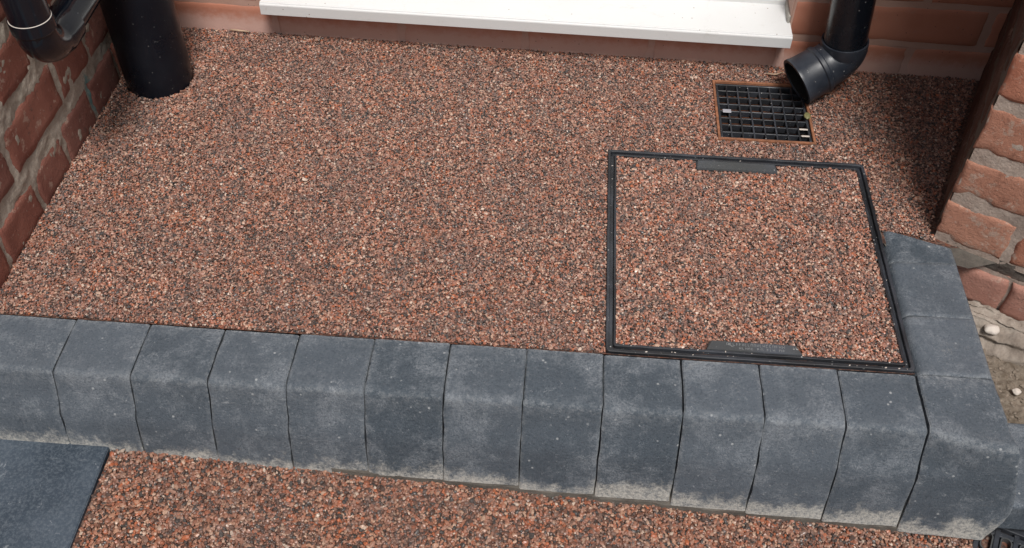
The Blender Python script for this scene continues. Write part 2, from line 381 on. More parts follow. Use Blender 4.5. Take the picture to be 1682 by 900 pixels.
def block_mesh(x0, x1, zb, seed, prof=PROF, rx=None, gap=.0011):
    na = 9; V, F, A, Ft = [], [], [], []
    prof = [p for p in prof if p[1] > zb+.006] + [None]
    # last point lies on the batter at the block's foot
    lp = prof[-2]; f = (zb-lp[1]); prof[-1] = (lp[0]+f*.19, zb, 0)
    P = [(-.001, zb, 0)] + [(-.0005, -.06, 0), (-.0005, -.0025, 1)] + prof
    n = len(P); r = .0016
    for i, u in enumerate([0, .018, .06, .2, .5, .8, .94, .982, 1]):
        endk = 1 if u in (0, 1) else 0
        for k, (y, z, ar) in enumerate(P):
            xr = x1 if rx is None or k < 3 else rx[min(k-3, len(rx)-1)]
            xx = x0+gap + (xr-x0-2*gap)*u
            wob = .0011*nz((y, z, seed*3.3+(0 if u < .5 else 7)), 32) + .0011*nz((y, z, seed+(0 if u < .5 else 3)), 120)
            if u < .1 or u > .9: xx += wob
            ins = r*endk
            p = Vector((xx, y, z))
            if rx is not None and k > 3 and z < -.0003: p.y = prof_y(PROF, z)*(1-u)**2 + y*(1-(1-u)**2)
            if k >= 2: p.z -= ins*(1 if y > -.085 else .3); p.y += ins*(0 if y > -.08 else .8)
            p += Vector((0, 1, 1))*(.0006*nz((xx, y, z), 38, seed) - (.0010*max(0, nz((xx, y, z), 75, seed+2)) if endk else 0))
            V.append(p); A.append(max(ar, .8 if endk else (.35 if u in (.018,.982) else 0))*(1 if k < n-1 else .3))
            Ft.append(0 if k < 4 or y > -.06 else min(1, max(0, 1-(z-zb)/.052)))
    for i in range(8):
        for k in range(n):
            k2 = (k+1) % n
            F.append((i*n+k, i*n+k2, (i+1)*n+k2, (i+1)*n+k))
    F.append(tuple(range(n))[::-1]); F.append(tuple(8*n+k for k in range(n)))
    me = mesh('kerb_block', V, F)
    for nm, ar in (('arris', A), ('foot', Ft)):
        at = me.attributes.new(nm, 'FLOAT', 'POINT'); at.data.foreach_set('value', ar)
    bm = bmesh.new(); bm.from_mesh(me); bmesh.ops.recalc_face_normals(bm, faces=bm.faces[:]); bm.to_mesh(me); bm.free()
    return me
def smooth_angle(o, deg=38):
    me = o.data; me.polygons.foreach_set('use_smooth', [True]*len(me.polygons))
    bm = bmesh.new(); bm.from_mesh(me)
    for ed in bm.edges:
        if len(ed.link_faces) == 2 and ed.calc_face_angle(0) > math.radians(deg): ed.smooth = False
    bm.to_mesh(me); bm.free()
def zfoot(x): return zlow(x) + min(.011, max(-.008, -.008+(x+.5)*.050)) + .002*math.sin(x*23)
PROF = dense(PROF)
PC = dense([p+(x,) for p, x in zip(PROFC, RX)]); PROFC = [p[:3] for p in PC]; RX = [p[3] for p in PC]
for i in range(-8, 5):
    x0 = i*.1; zb = zfoot(x0+.05)
    if i == -8: x0a = -.822
    else: x0a = x0
    if i == 4: me = block_mesh(.4012, .5, zlow(.45)+.006, 40, PROFC, RX, .0006)
    else: me = block_mesh(x0a, x0+.1, zb, i+20, gap=.0007 if i < 0 else (.0009 if i < 3 else .0012))
    o = link('kerb_block', me, MK, kerb); smooth_angle(o)
    if i == 4: o['label'] = 'wider corner kerb block with tapered end'
    if i < 4: o.location += Vector((random.uniform(-.0004,.0004), random.uniform(-.0010,.0010), random.uniform(-.0012,.0006)))
# return of the kerb, running back to the pier
def return_block(y0, y1a, y1b, seed):
    """box x .40-.50, back edge runs from y1a at the left to y1b at the right; rounded left arris"""
    V, F, A = [], [], []
    cs = [(.4020,-.12),(.4020,-.030),(.4024,-.016),(.4040,-.0085),(.4075,-.0035),(.4125,-.0008),(.4200,.0),(.4450,.0),(.4700,0),(.4900,0),(.4960,-.0008),(.4990,-.004),(.5010,-.03),(.5040,-.12)]
    n = len(cs)
    for j, u in enumerate([0, .02, .07, .3, .6, .93, .98, 1]):
        for k, (x, z) in enumerate(cs):
            ya = y1a + (y1b-y1a)*(x-.402)/.1
            y = y0+.0008 + (ya-y0-.0016)*u + (.0010*nz((x*40, seed, 0), 1.3) if u in (0, 1) else 0)
            en = 1 if u in (0, 1) else 0
            V.append((x + .0005*nz((x,y,z), 45, seed), y, z - en*.0015 + .0005*nz((x, y, z), 40, seed+3)))
            A.append(.9 if en and 3 < k < 11 else (.5 if k == 10 else (.3 if u in (.02,.98) else 0)))
    for j in range(7):
        for k in range(n):
            k2 = (k+1) % n; F.append((j*n+k, j*n+k2, (j+1)*n+k2, (j+1)*n+k))
    F.append(tuple(range(n))); F.append(tuple(7*n+k for k in range(n))[::-1])
    me = mesh('kerb_block', V, F)
    at = me.attributes.new('arris', 'FLOAT', 'POINT'); at.data.foreach_set('value', A)
    bm = bmesh.new(); bm.from_mesh(me); bmesh.ops.recalc_face_normals(bm, faces=bm.faces[:]); bm.to_mesh(me); bm.free()
    o = link('kerb_block', me, MK, kerb); smooth_angle(o, 50); return o
return_block(.0005, .1000, .1030, 1)
return_block(.1005, .2010, .2050, 2)
o = return_block(.2015, .2680, .2330, 3); o['label'] = 'kerb block cut at an angle against the brick pier'
link('mortar_fillet', mesh('mortar_fillet', [(.398,.262,-.0040),(.405,.235,-.0048),(.515,.20,-.0048),(.56,.215,-.0050),(.48,.27,-.0040),(.41,.30,-.0050)], [(0,1,2,3,4,5)]), MM_D, kerb)
# mortar bed under and behind the blocks
V, F = [], []
xsb = np.linspace(-.82, .515, 120)
for x in xsb:
    x = float(x); zl = zlow(x)
    out = -.1245 - .0030*nz((x,0,0), 22) - .002*nz((x,0,0), 60) - .003*min(1, max(0, (x+.2)/.3)) if x > -.36 else -.10
    V += [(x, -.012, -.035), (x, -.070, -.035), (x, -.096, zl+.02), (x, out+.006, zl+.014+.004*nz((x,3,0), 30)), (x, out, zl+.006), (x, out-.002, zl-.012), (x, -.012, zl-.012)]
for i in range(len(xsb)-1):
    for k in range(7): F.append((i*7+k, i*7+(k+1)%7, i*7+7+(k+1)%7, i*7+7+k))
F.append(tuple(range(7))[::-1]); F.append(tuple((len(xsb)-1)*7+k for k in range(7)))
link('mortar_bed', mesh('mortar_bed', V, F), MM_D, kerb)

# ------------------------------------------------------------------ brick faces
def brick_mesh(M, s0, s1, z0, z1, d, seed, proud=.002, jit=.0035, round_=.005, nx=12, nzc=6):
    """M maps (s, depth, z) to the world, depth -d..proud; an old, worn brick"""
    V, F = [], []
    us = [0,.03,.09]+[.09+.82*i/(nx-4) for i in range(1, nx-4)]+[.91,.97,1]
    vs = [0,.07,.2]+[.2+.6*i/(nzc-3) for i in range(1, nzc-3)]+[.8,.93,1]
    nu, nv = len(us), len(vs)
    for j, v in enumerate(vs):
        for i, u in enumerate(us):
            s = s0+(s1-s0)*u; z = z0+(z1-z0)*v
            eu = min(u, 1-u)*(s1-s0); ev = min(v, 1-v)*(z1-z0); ed = min(eu, ev)
            q = Vector((s, 0, z))
            js = jit*nz(q, 28, seed)+jit*.5*nz(q, 90, seed); jz = jit*nz(q, 28, seed+5)+jit*.5*nz(q, 90, seed+2)
            w = max(0, 1-ed/.014)
            dep = proud - round_*max(0, 1-ed/(round_*1.3))**2 + .0007*nz(q, 30, seed+9) + .0006*nz(q, 120, seed+4)
            dep -= .004*max(0, nz(q, 45, seed+13)-.25)*w*2
            V.append(M @ Vector((s+js*w, dep, z+jz*w)))
    def id_(i, j): return j*nu+i
    for j in range(nv-1):
        for i in range(nu-1): F.append((id_(i,j), id_(i+1,j), id_(i+1,j+1), id_(i,j+1)))
    ring = [id_(i,0) for i in range(nu)] + [id_(nu-1,j) for j in range(1,nv)] + [id_(i,nv-1) for i in range(nu-2,-1,-1)] + [id_(0,j) for j in range(nv-2,0,-1)]
    b0 = len(V); Mi = M.inverted()
    for r_ in ring:
        q = Mi @ V[r_]; q.y = -d; V.append(M @ q)
    for k in range(len(ring)):
        k2 = (k+1) % len(ring); F.append((ring[k], b0+k, b0+k2, ring[k2]))
    F.append(tuple(b0+k for k in range(len(ring)))[::-1])
    me = mesh('brick', V, F)
    bm = bmesh.new(); bm.from_mesh(me); bmesh.ops.recalc_face_normals(bm, faces=bm.faces[:]); bm.to_mesh(me); bm.free()
    return me
def frame(P, D, Nn):      # local (s, depth, z) -> world
    m = Matrix.Identity(4)
    for i in range(3): m[i][0] = D[i]; m[i][1] = Nn[i]; m[i][3] = P[i]
    return m
def mortar_grid(name, M, s0, s1, z0, z1, step, rec, amp, thick, mat, parent, seed, holes=()):
    ns, nzz = int((s1-s0)/step)+1, int((z1-z0)/step)+1
    V, F = [], []
    for j in range(nzz+1):
        for i in range(ns+1):
            s, z = s0+(s1-s0)*i/ns, z0+(z1-z0)*j/nzz; q = Vector((s, 0, z))
            dep = -rec + amp*(nz(q, 24, seed)*1.1+nz(q, 70, seed+1)*.6+nz(q, 170, seed+2)*.35)
            V.append(M @ Vector((s, dep, z)))
    for j in range(nzz):
        for i in range(ns):
            cs, cz = s0+(s1-s0)*(i+.5)/ns, z0+(z1-z0)*(j+.5)/nzz
            if any(h[0] < cs < h[1] and h[2] < cz < h[3] for h in holes): continue
            k = j*(ns+1)+i; F.append((k, k+1, k+ns+2, k+ns+1))
    o = link(name, mesh(name, V, F), mat, parent, True); return o

def box_between(bm, M, s0, s1, d0, d1, z0, z1):
    add_box(bm, s0, s1, d0, d1, z0, z1, M=M)

# ---- left wall: face at x=-.824, runs along y
lw = empty('brick_wall', (-.93, .2, 0), label='weathered old red brick wall with thick smeared grey mortar on the left side of the patio', cat='wall')
ML = frame((-.824, 0, 0), (0,1,0), (1,0,0))
bc = lambda: random.randint(1, 900)
rowsL = [(-.062,-.012,[-.01,.09,.20,.315,.42,.53,.66]), (-.004,.060,[-.02,.085,.202,.305,.418,.525,.655]), (.083,.156,[-.045,.173,.348,.455,.66]),
         (.178,.246,[-.015,.090,.202,.312,.42,.53,.655]), (.264,.328,[-.045,.173,.39,.60,.66]), (.344,.408,[-.015,.095,.202,.312,.42,.53,.655])]
for z0, z1, js in rowsL:
    for a_, b_ in zip(js, js[1:]):
        g0 = random.uniform(.003,.006); 
        link('brick', brick_mesh(ML, a_+g0, b_-g0, z0, z1, .05, bc(), .0012, .0055, .0026, 18, 9), MB_L, lw, True)
def far_courses(name, M, s0, s1, z0, z1, mat, parent, bl=.215, bh=.065, pitch=(.225,.078), holes=(), proud=.002):
    bm = bmesh.new(); r = 0; z = z0
    while z < z1:
        s = s0 - (pitch[0]/2 if r % 2 else 0)
        while s < s1:
            a_, b_ = max(s, s0), min(s+bl, s1)
            if b_-a_ > .02 and not any(h[0] < (a_+b_)/2 < h[1] and h[2] < z+bh/2 < h[3] for h in holes):
                box_between(bm, M, a_, b_, -.05, proud, z, z+bh)
            s += pitch[0]
        z += pitch[1]; r += 1
    return tag(bm_obj(name, bm, mat, parent), kind='stuff')
far_courses('brick_courses', ML, -.9, -.02, -.12, .42, MB_L, lw)
far_courses('brick_courses', ML, -.9, .655, .424, 2.1, MB_L, lw)
mortar_grid('mortar', ML, -.05, .67, -.10, .43, .0030, .0004, .0026, .1, MM_L, lw, 3)
bm = bmesh.new(); add_box(bm, -1.05, -.830, -.9, .68, -.32, 2.1); bm_obj('wall_core', bm, MM_L, lw)

# ---- pier on the right
pr = empty('brick_pier', (.62, .30, 0), label='orange red brick pier corner standing at the end of the kerb on the right', cat='pier')
MP = frame(P0, PD, PN)
rowsP = [(.003,.068,[0,.099,.318,.42,.64]), (.086,.145,[0,.215,.32,.54]), (.166,.234,[0,.100,.32,.43,.65]), (.252,.315,[0,.212,.32,.54]), (.333,.398,[0,.102,.32,.43,.65]), (.415,.48,[0,.215,.32,.54])]
for r_, (z0, z1, js) in enumerate(rowsP):
    for k, (a_, b_) in enumerate(zip(js, js[1:])):
        s0 = a_ + (.0 if k == 0 else .006)
        link('brick', brick_mesh(MP, s0-.001, b_-.006, z0, z1, .055, bc(), .0009, .0030, .0018, 18, 9), MB_P, pr, True)
far_courses('brick_courses', MP, 0, 1.1, .498, 2.4, MB_P, pr, pitch=(.225,.082))
# hidden side of the pier
SD = (PB-P0); SLEN = SD.length; SD.normalize(); SN = Vector((-SD.y, SD.x, 0))
MS = frame(P0, SD, SN)
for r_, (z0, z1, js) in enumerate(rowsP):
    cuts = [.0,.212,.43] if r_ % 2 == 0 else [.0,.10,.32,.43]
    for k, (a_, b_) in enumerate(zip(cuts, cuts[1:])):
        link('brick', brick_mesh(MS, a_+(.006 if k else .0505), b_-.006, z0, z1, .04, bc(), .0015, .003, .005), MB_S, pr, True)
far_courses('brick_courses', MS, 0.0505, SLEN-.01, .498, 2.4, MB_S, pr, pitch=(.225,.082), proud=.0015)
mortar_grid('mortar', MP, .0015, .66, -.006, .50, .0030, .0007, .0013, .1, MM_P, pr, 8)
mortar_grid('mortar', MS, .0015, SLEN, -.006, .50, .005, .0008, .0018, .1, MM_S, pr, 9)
V = [P0+PD*.006-PN*.008+SD*.004, P0+PD*1.1-PN*.008, Vector((1.75, .66, 0)), Vector((PB.x+.012, .66, 0))]
V = [Vector((v.x, v.y, z)) for z in (-.25, 2.4) for v in V]
V[0] = Vector((P0.x, P0.y, -.25))+(SD+PD)*.004; V[4] = Vector((V[0].x, V[0].y, 2.4))
bm = bmesh.new(); vs = [bm.verts.new(v) for v in V]
for f in ((0,1,2,3),(4,5,6,7),(0,1,5,4),(1,2,6,5),(2,3,7,6),(3,0,4,7)): bm.faces.new([vs[k] for k in f])
bm_obj('pier_core', bm, MM_P, pr)
# footing course of paler bricks below the pier, sitting slightly proud
MF = frame(P0 + PN*.006, PD, PN)
for a_, b_ in ((.030,.122),(.124,.225),(.231,.44),(.446,.65)):
    link('brick', brick_mesh(MF, a_+.001, b_-.001, -.088, -.024, .06, bc(), .003, .004, .005), MB_F, pr, True)
mortar_grid('footing_mortar', frame(P0+PN*.010, PD, PN), .02, .66, -.032, .002, .004, .012, .005, .1, MM_D, pr, 11)
mortar_grid('footing_mortar', frame(P0+PN*.004, PD, PN), .02, .66, -.16, -.018, .005, .0022, .003, .1, MM_P, pr, 12)
# lumpy haunch of old mortar at the pier's foot
V, F = [], []; ns, nn = 220, 40
for j in range(nn+1):
    for i in range(ns+1):
        s = .02+.63*i/ns; t = j/nn
        out = .008 + .055*t + .012*nz((s, t, 0), 9); z = -.078 - .012*nz((s,2,0), 12) - .060*t*t*t - .008*t + .005*nz((s, t*.08, 5), 30) + .005*nz((s, t*.08, 9), 70) + .0030*nz((s, t*.08, 3), 170)
        V.append(P0 + PD*s + PN*out + Vector((0,0,z)))
for j in range(nn):
    for i in range(ns): k = j*(ns+1)+i; F.append((k, k+1, k+ns+2, k+ns+1))
link('mortar_haunch', mesh('mortar_haunch', V, F), m_mortar('rubble_mortar', (.24,.20,.165), (.40,.35,.30)), pr, True)

# ---- house wall
hw = empty('house_wall', (0, .72, 0), label='terracotta painted brick house wall with a white door behind the patio', cat='house wall')
tH = math.atan(-.02)
MH_M = frame((0, .669, 0), (math.cos(tH), math.sin(tH), 0), (math.sin(tH), -math.cos(tH), 0))
DO = (-.605, .296)                        # door opening
def hb(a_, b_, z0, z1): 
    link('brick', brick_mesh(MH_M, a_, b_, z0, z1, .03, bc(), .0008, .0012, .0025, 10, 6), MH, hw, True)
v1 = [-1.03,-.812,-.592,-.367,-.147,.073,.293,.508,.73,.95]
v2 = [-1.14,-.92,-.70,-.604] ; v2r = [.296,.40,.617,.84,.95]
for a_, b_ in zip(v1, v1[1:]):
    hb(a_+.0032, b_-.0032, -.012, .0530)
for r_, z in enumerate([.062,.138,.214,.290,.366,.442]):
    L_, R_ = (([-1.14,-.92,-.70,-.604], [.300,.40,.617,.84,.95]) if r_ % 2 == 0 else ([-1.03,-.812,-.604], [.300,.508,.73,.95]))
    for a_, b_ in list(zip(L_, L_[1:])) + list(zip(R_, R_[1:])):
        hb(a_+(.0035 if a_ not in (.300,) else 0), b_-(.0035 if b_ != -.604 else 0), z-.001, z+.0675)
far_courses('brick_courses', MH_M, -1.1, 1.7, .519, 2.6, MH, hw, pitch=(.22,.076), holes=[(-.66,.35,0,2.1)], proud=.0006)
bm = bmesh.new()
for (s0, s1, z0, z1) in ((-1.3, DO[0], -.3, 2.7), (DO[1], 1.8, -.3, 2.7), (DO[0], DO[1], -.3, .052), (DO[0], DO[1], 2.08, 2.7)):
    add_box(bm, s0, s1, -.25, -.0022, z0, z1, M=MH_M)
bm_obj('wall_core', bm, MHJ, hw)
mortar_grid('mortar', MH_M, -1.05, .95, -.02, .052, .006, .0006, .0007, .1, MHJ, hw, 21)
mortar_grid('mortar', MH_M, -1.05, DO[0], .052, .55, .008, .0006, .0007, .1, MHJ, hw, 22)
mortar_grid('mortar', MH_M, DO[1]+.002, .95, .052, .55, .008, .0006, .0007, .1, MHJ, hw, 23)
door = empty('door', (-.15, .70, .06)); door.parent = hw; door.location = Vector((-.15,.70,.06))-hw.location
door['label'] = 'white plastic door threshold with a stepped projecting sill'
# sill: profile (depth out of wall, z) extruded along s
SP = [(-.15,.060),(.030,.060),(.0375,.0600),(.0382,.0610),(.0382,.0785),(.0376,.0800),(.0362,.0806),(.0350,.0806),(.0344,.0822),(.0328,.0828),(.0305,.0826),(.0300,.0818),(-.049,.0885),(-.0495,.0965),(-.0515,.0985),(-.15,.0985)]
V = []; F = []; n = len(SP); ss = [-.6005, .2995]
for s in ss:
    for dp, z in SP: V.append(MH_M @ Vector((s if dp > 0 else (s if s < 0 else .2965), dp, z)))
for k in range(n): F.append((k, (k+1)%n, n+(k+1)%n, n+k))
F.append(tuple(range(n))[::-1]); F.append(tuple(range(n, 2*n)))
bm = bmesh.new(); bm.from_mesh(mesh('tmp', V, F)); o = bm_obj('sill', bm, MWH, door)
bm = bmesh.new(); add_box(bm, -.6035, -.6005, -.1, .012, .058, .0835, .0007, M=MH_M); add_box(bm, .2925, .2975, -.075, .000, .0830, .098, .002, M=MH_M)
bm_obj('sealant', bm, MSEAL, door)
bm = bmesh.new()
add_box(bm, -.60, -.54, -.14, -.070, .099, 2.08, .003, M=MH_M); add_box(bm, .232, .292, -.14, -.070, .099, 2.08, .003, M=MH_M)
add_box(bm, -.54, .232, -.14, -.070, .099, .150, .003, M=MH_M); add_box(bm, -.54, .232, -.14, -.070, 2.0, 2.08, .003, M=MH_M)
bm_obj('door_frame', bm, MWH, door)
bm = bmesh.new(); add_box(bm, -.535, .227, -.13, -.080, .153, 1.995, .004, M=MH_M); bm_obj('door_panel', bm, MWH, door)
bm = bmesh.new(); add_box(bm, .165, .19, -.080, -.060, .98, 1.16, .003, M=MH_M); add_box(bm, .10, .19, -.060, -.045, 1.06, 1.08, .003, M=MH_M); bm_obj('door_handle', bm, MWH, door)

# ------------------------------------------------------------------ soil pipe (left, large)
bm = bmesh.new()
sweep(bm, [(PX, PY, -.02), (PX, PY, .6), (PX, PY, 2.5)], [.055]*3, 64)
o = bm_obj('soil_pipe', bm, MBK, None, False); smooth_angle(o, 40)
tag(o, 'thick black upright soil pipe with white specks rising out of the gravel', 'pipe')

# ------------------------------------------------------------------ waste pipe with elbow (upper left)
wp = empty('waste_pipe', (-.775, .25, .25), label='thin glossy black waste pipe turning through an elbow beside the left brick wall', cat='pipe')
wx, wy, wz = -.764, .252, .240
R_ = .036
arc = [(wx, wy+R_-R_*math.cos(t), wz+R_-R_*math.sin(t)) for t in [math.pi/2*q/13 for q in range(14)]]
rs = .0285
bm = bmesh.new()
sweep(bm, [(wx, wy, wz+R_+.020), (wx, wy, wz+R_+.0195), (wx, wy, wz+R_+.004), (wx,wy,wz+R_+.001)] + arc + [(wx, wy+R_+.006, wz), (wx, wy+R_+.036, wz), (wx, wy+R_+.0365, wz)],
      [rs-.0035, rs, rs, rs-.0022] + [rs-.0022]*14 + [rs, rs, rs-.0035], 48)
o = bm_obj('elbow', bm, MBG, wp); smooth_angle(o, 35)
bm = bmesh.new()
sweep(bm, [(wx, wy, wz+R_+.0195), (wx, wy, wz+R_+.0203)], [rs-.0012, rs-.0022], 48)
o = bm_obj('seal_ring', bm, MPEB, wp); smooth_angle(o, 35)
bm = bmesh.new(); sweep(bm, [(wx, wy, wz+R_+.01), (wx, wy, 1.1)], [.0262]*2, 48); o = bm_obj('upright_pipe', bm, MBG, wp); smooth_angle(o, 35)
bm = bmesh.new(); sweep(bm, [(wx, wy+R_+.02, wz), (wx+.004, PY-.045, wz+.012)], [.0245]*2, 48); o = bm_obj('branch_pipe', bm, MBG, wp); smooth_angle(o, 35)
bm = bmesh.new(); sweep(bm, [(wx+.003, PY-.085, wz+.010), (wx+.003, PY-.084, wz+.010), (wx+.004, PY-.04, wz+.012)], [.026, .030, .033], 48); o = bm_obj('boss_socket', bm, MBG, wp); smooth_angle(o, 35)

# ------------------------------------------------------------------ downpipe with shoe (right)
dp = empty('downpipe', (.384, .608, .06), label='black round rainwater downpipe with an angled shoe emptying over the gully', cat='downpipe')
B = Vector((.3790, .600, .066)); T = Vector((.3590, .600, .30)); up = (T-B).normalized()
bm = bmesh.new(); sweep(bm, [B+up*.012, B+up*2.3], [.034]*2, 56); o = bm_obj('pipe', bm, MBD, dp); smooth_angle(o, 35)
d = Vector((-.82, -.35, -.39)).normalized()
pts, rad = [], []
# short neck round the pipe, bend, then the socket of the shoe
for t, r_ in ((.034,.0350),(.0335,.0375),(.018,.0380)): pts.append(B+up*t); rad.append(r_)
P1, P2 = B+up*.012, B+d*.030
for t in [k/8 for k in range(9)]:
    pts.append(P1*(1-t)**2 + 2*t*(1-t)*(B+Vector((-.003,.0,.001))) + P2*t*t); rad.append(.0368)
for t, r_ in ((.036,.0378),(.038,.0405),(.044,.0412),(.046,.0392),(.076,.0400),(.0785,.0412),(.083,.0412),(.0835,.0365),(.060,.0350),(.040,.034)):
    pts.append(B+d*t); rad.append(r_)
bm = bmesh.new()
# inner lip needs a constant direction: build rings by hand
def ring_sweep(bm, items, n=56):
    rings = []; upv = Vector((0,1,0))
    for p, t, r_ in items:
        t = t.normalized(); u_ = (upv-t*upv.dot(t)).normalized(); s_ = t.cross(u_)
        rings.append([bm.verts.new(p+(u_*math.cos(2*math.pi*k/n)+s_*math.sin(2*math.pi*k/n))*r_) for k in range(n)])
    for a_, b_ in zip(rings, rings[1:]):
        for k in range(n): bm.faces.new((a_[k], a_[(k+1)%n], b_[(k+1)%n], b_[k]))
    return rings
items = []
for i, (p, r_) in enumerate(zip(pts, rad)):
    w = min(1, max(0, (i-2)/9)); items.append((p, (-up)*(1-w)+d*w, r_))
rg = ring_sweep(bm, items); bm.faces.new(rg[-1])
o = bm_obj('shoe', bm, MSHOE, dp); smooth_angle(o, 30)
bm = bmesh.new(); rg = ring_sweep(bm, [(B+d*.0815, d, .0352), (B+d*.0800, d, .0345), (B+d*.045, d, .0335)]); bm.faces.new(rg[-1])
o = bm_obj('shoe_bore', bm, MBV, dp)

# ------------------------------------------------------------------ gully
gu = empty('gully', (.256, .53, -.02), label='square gully with orange clay rim and black grid beneath the downpipe shoe', cat='drain')
gx0, gx1, gy0, gy1 = GULLY
def ring_rect(bm, x0, x1, y0, y1, w, z0, z1, bev=.0006):
    add_box(bm, x0, x1, y0, y0+w, z0, z1, bev, 1); add_box(bm, x0, x1, y1-w, y1, z0, z1, bev, 1)
    add_box(bm, x0, x0+w, y0+w, y1-w, z0, z1, bev, 1); add_box(bm, x1-w, x1, y0+w, y1-w, z0, z1, bev, 1)
bm = bmesh.new(); ring_rect(bm, gx0, gx1, gy0, gy1, .0042, -.10, .0012); bm_obj('clay_rim', bm, MCLAY, gu)
gr = None
bm = bmesh.new(); ix0, ix1, iy0, iy1 = gx0+.0052, gx1-.0052, gy0+.0052, gy1-.0052
ring_rect(bm, ix0, ix1, iy0, iy1, .0040, -.016, -.0022)
bm_obj('grid_frame', bm, MBF, gu)
n = 8
for ax in (0, 1):
    for k in range(1, n):
        bm = bmesh.new(); 
        if ax == 0:
            c_ = ix0 + (ix1-ix0)*k/n; add_box(bm, c_-.0013, c_+.0013, iy0+.0035, iy1-.0035, -.014, -.0028, .0004, 1)
        else:
            c_ = iy0 + (iy1-iy0)*k/n; add_box(bm, ix0+.0035, ix1-.0035, c_-.0012, c_+.0012, -.0138, -.0032, .0004, 1)
        bm_obj('grid_bar', bm, MBF, gu)
bm = bmesh.new(); add_box(bm, gx0+.0002, gx1-.0002, gy0+.0002, gy1-.0002, -.11, -.102); bm_obj('gully_sump', bm, MBV, gu)
# leaf, water glints and a scrap on the gully
bm = bmesh.new()
bmesh.ops.create_icosphere(bm, subdivisions=3, radius=1)
for v in bm.verts:
    v.co = Vector((v.co.x*.0055, v.co.y*.0085, v.co.z*.0030)) * (1+.25*mn.noise(v.co*2)) + Vector((.3275, .5220, .0020))
tag(bm_obj('leaf', bm, MLEAF, None, True), 'small yellow green curled leaf lying at the right edge of the gully grid', 'leaf')
for i, (x, y, l_) in enumerate(((.3185,.4905,.014),(.3195,.4735,.013))):  # bright water reflections in the grid, built as pale strips
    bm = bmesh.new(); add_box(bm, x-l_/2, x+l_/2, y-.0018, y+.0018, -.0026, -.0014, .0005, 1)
    tag(bm_obj('glint_or_scrap', bm, MPEB), ('water reflection shaped as a thin pale strip in the gully grid just below the leaf', 'water reflection shaped as a thin pale strip in the front right corner of the gully grid')[i], 'debris', 'water reflections in the gully')
bm = bmesh.new(); add_box(bm, .1905, .2045, .5235, .5320, -.0022, -.0008, .0005, 1); tag(bm_obj('glint_or_scrap', bm, m_flat('grey_scrap', (.36,.36,.40), .4), None), 'greyish flat scrap near the left side of the gully grid', 'debris')

# ------------------------------------------------------------------ manhole cover
mc = empty('manhole_cover', (.2, .205, 0), label='square recessed manhole cover filled with gravel inside a double black plastic frame', cat='manhole cover')
cx0, cx1, cy0, cy1 = COVER
def round_rect(x0, x1, y0, y1, r, n=6):
    P = []
    for (cx, cy, a0) in ((x1-r, y1-r, 0), (x0+r, y1-r, 90), (x0+r, y0+r, 180), (x1-r, y0+r, 270)):
        for k in range(n+1):
            t = math.radians(a0+90*k/n); P.append((cx+r*math.cos(t), cy+r*math.sin(t)))
    return P
def frame_ring(name, outs, mat, parent, seed=0):
    """outs: list of (inset from COVER, z, corner radius)"""
    bm = bmesh.new(); R = []
    for ins, z, r in outs:
        pp = []
        P = round_rect(cx0+ins, cx1-ins, cy0+ins, cy1-ins, r)
        # extra points along the sides so that the rim can waver
        for i in range(len(P)):
            a_, b_ = P[i], P[(i+1) % len(P)]
            m_ = 24 if math.dist(a_, b_) > .1 else 1
            for k in range(m_): t = k/m_; pp.append((a_[0]+(b_[0]-a_[0])*t, a_[1]+(b_[1]-a_[1])*t))
        R.append([bm.verts.new((x+.0005*nz((x,y,0), 40, seed), y+.0005*nz((x,y,0), 40, seed+1), z+.0007*nz((x,y,0), 90, seed+2))) for x, y in pp])
    n = len(R[0])
    for a_, b_ in zip(R, R[1:]):
        for k in range(n): bm.faces.new((a_[k], a_[(k+1)%n], b_[(k+1)%n], b_[k]))
    o = bm_obj(name, bm, mat, parent); smooth_angle(o, 30); return o
frame_ring('outer_frame', [(0,-.03,.005),(0,.0006,.005),(.0008,.0014,.005),(.0040,.0014,.004),(.0046,.0006,.004),(.0048,-.0045,.004),(.0095,-.0045,.003),(.0095,-.03,.003)], MBF, mc, 1)
frame_ring('tray', [(.0100,-.03,.004),(.0100,.0004,.004),(.0107,.0012,.004),(.0128,.0012,.003),(.0134,.0004,.003),(.0136,-.012,.003)], MBF, mc, 5)
bm = bmesh.new(); add_box(bm, cx0+.010, cx1-.010, cy0+.010, cy1-.010, -.03, -.0050); bm_obj('tray_base', bm, MBED, mc)
def keep_lid(X, Y):
    i = .0130
    k = (X > cx0+i) & (X < cx1-i) & (Y > cy0+i) & (Y < cy1-i)
    k &= ~((X > .1385) & (X < .2650) & (Y > .3745+.0)) & ~((X > .1320) & (X < .2590) & (Y < .0345))
    return k
o = stones('gravel_infill', cx0, cx1, cy0, cy1, .0026, keep_lid, lambda X: -.0010+X*0, m_stone('resin_bound_stone_lid', 1.06, .36), .00152, mc)
o['kind'] = 'stuff'
def tab(x0, x1, y0, y1, sl):
    bm = bmesh.new()
    vs = [(x0+sl,y1,-.002),(x1-sl,y1,-.002),(x1,y0,-.002),(x0,y0,-.002),(x0+sl+.003,y1-.0012,.0012),(x1-sl-.003,y1-.0012,.0012),(x1-.001,y0+.001,.0014),(x0+.001,y0+.001,.0014)]
    v = [bm.verts.new(p) for p in vs]
    for f in ((0,1,2,3),(4,5,6,7),(0,1,5,4),(1,2,6,5),(2,3,7,6),(3,0,4,7)): bm.faces.new([v[k] for k in f])
    return bm_obj('lifting_tab', bm, MTAB, mc)
o = tab(.1390, .2645, .3760, .3955, .001); o['label'] = 'scuffed dark tab on the far edge of the cover'
t2 = tab(.1330, .2585, .0165, .0335, .006); t2['label'] = 'grey tab with two rows of embossed marks on the near edge of the cover'
bm = bmesh.new()      # worn embossing: two rows of small raised strokes, no longer legible
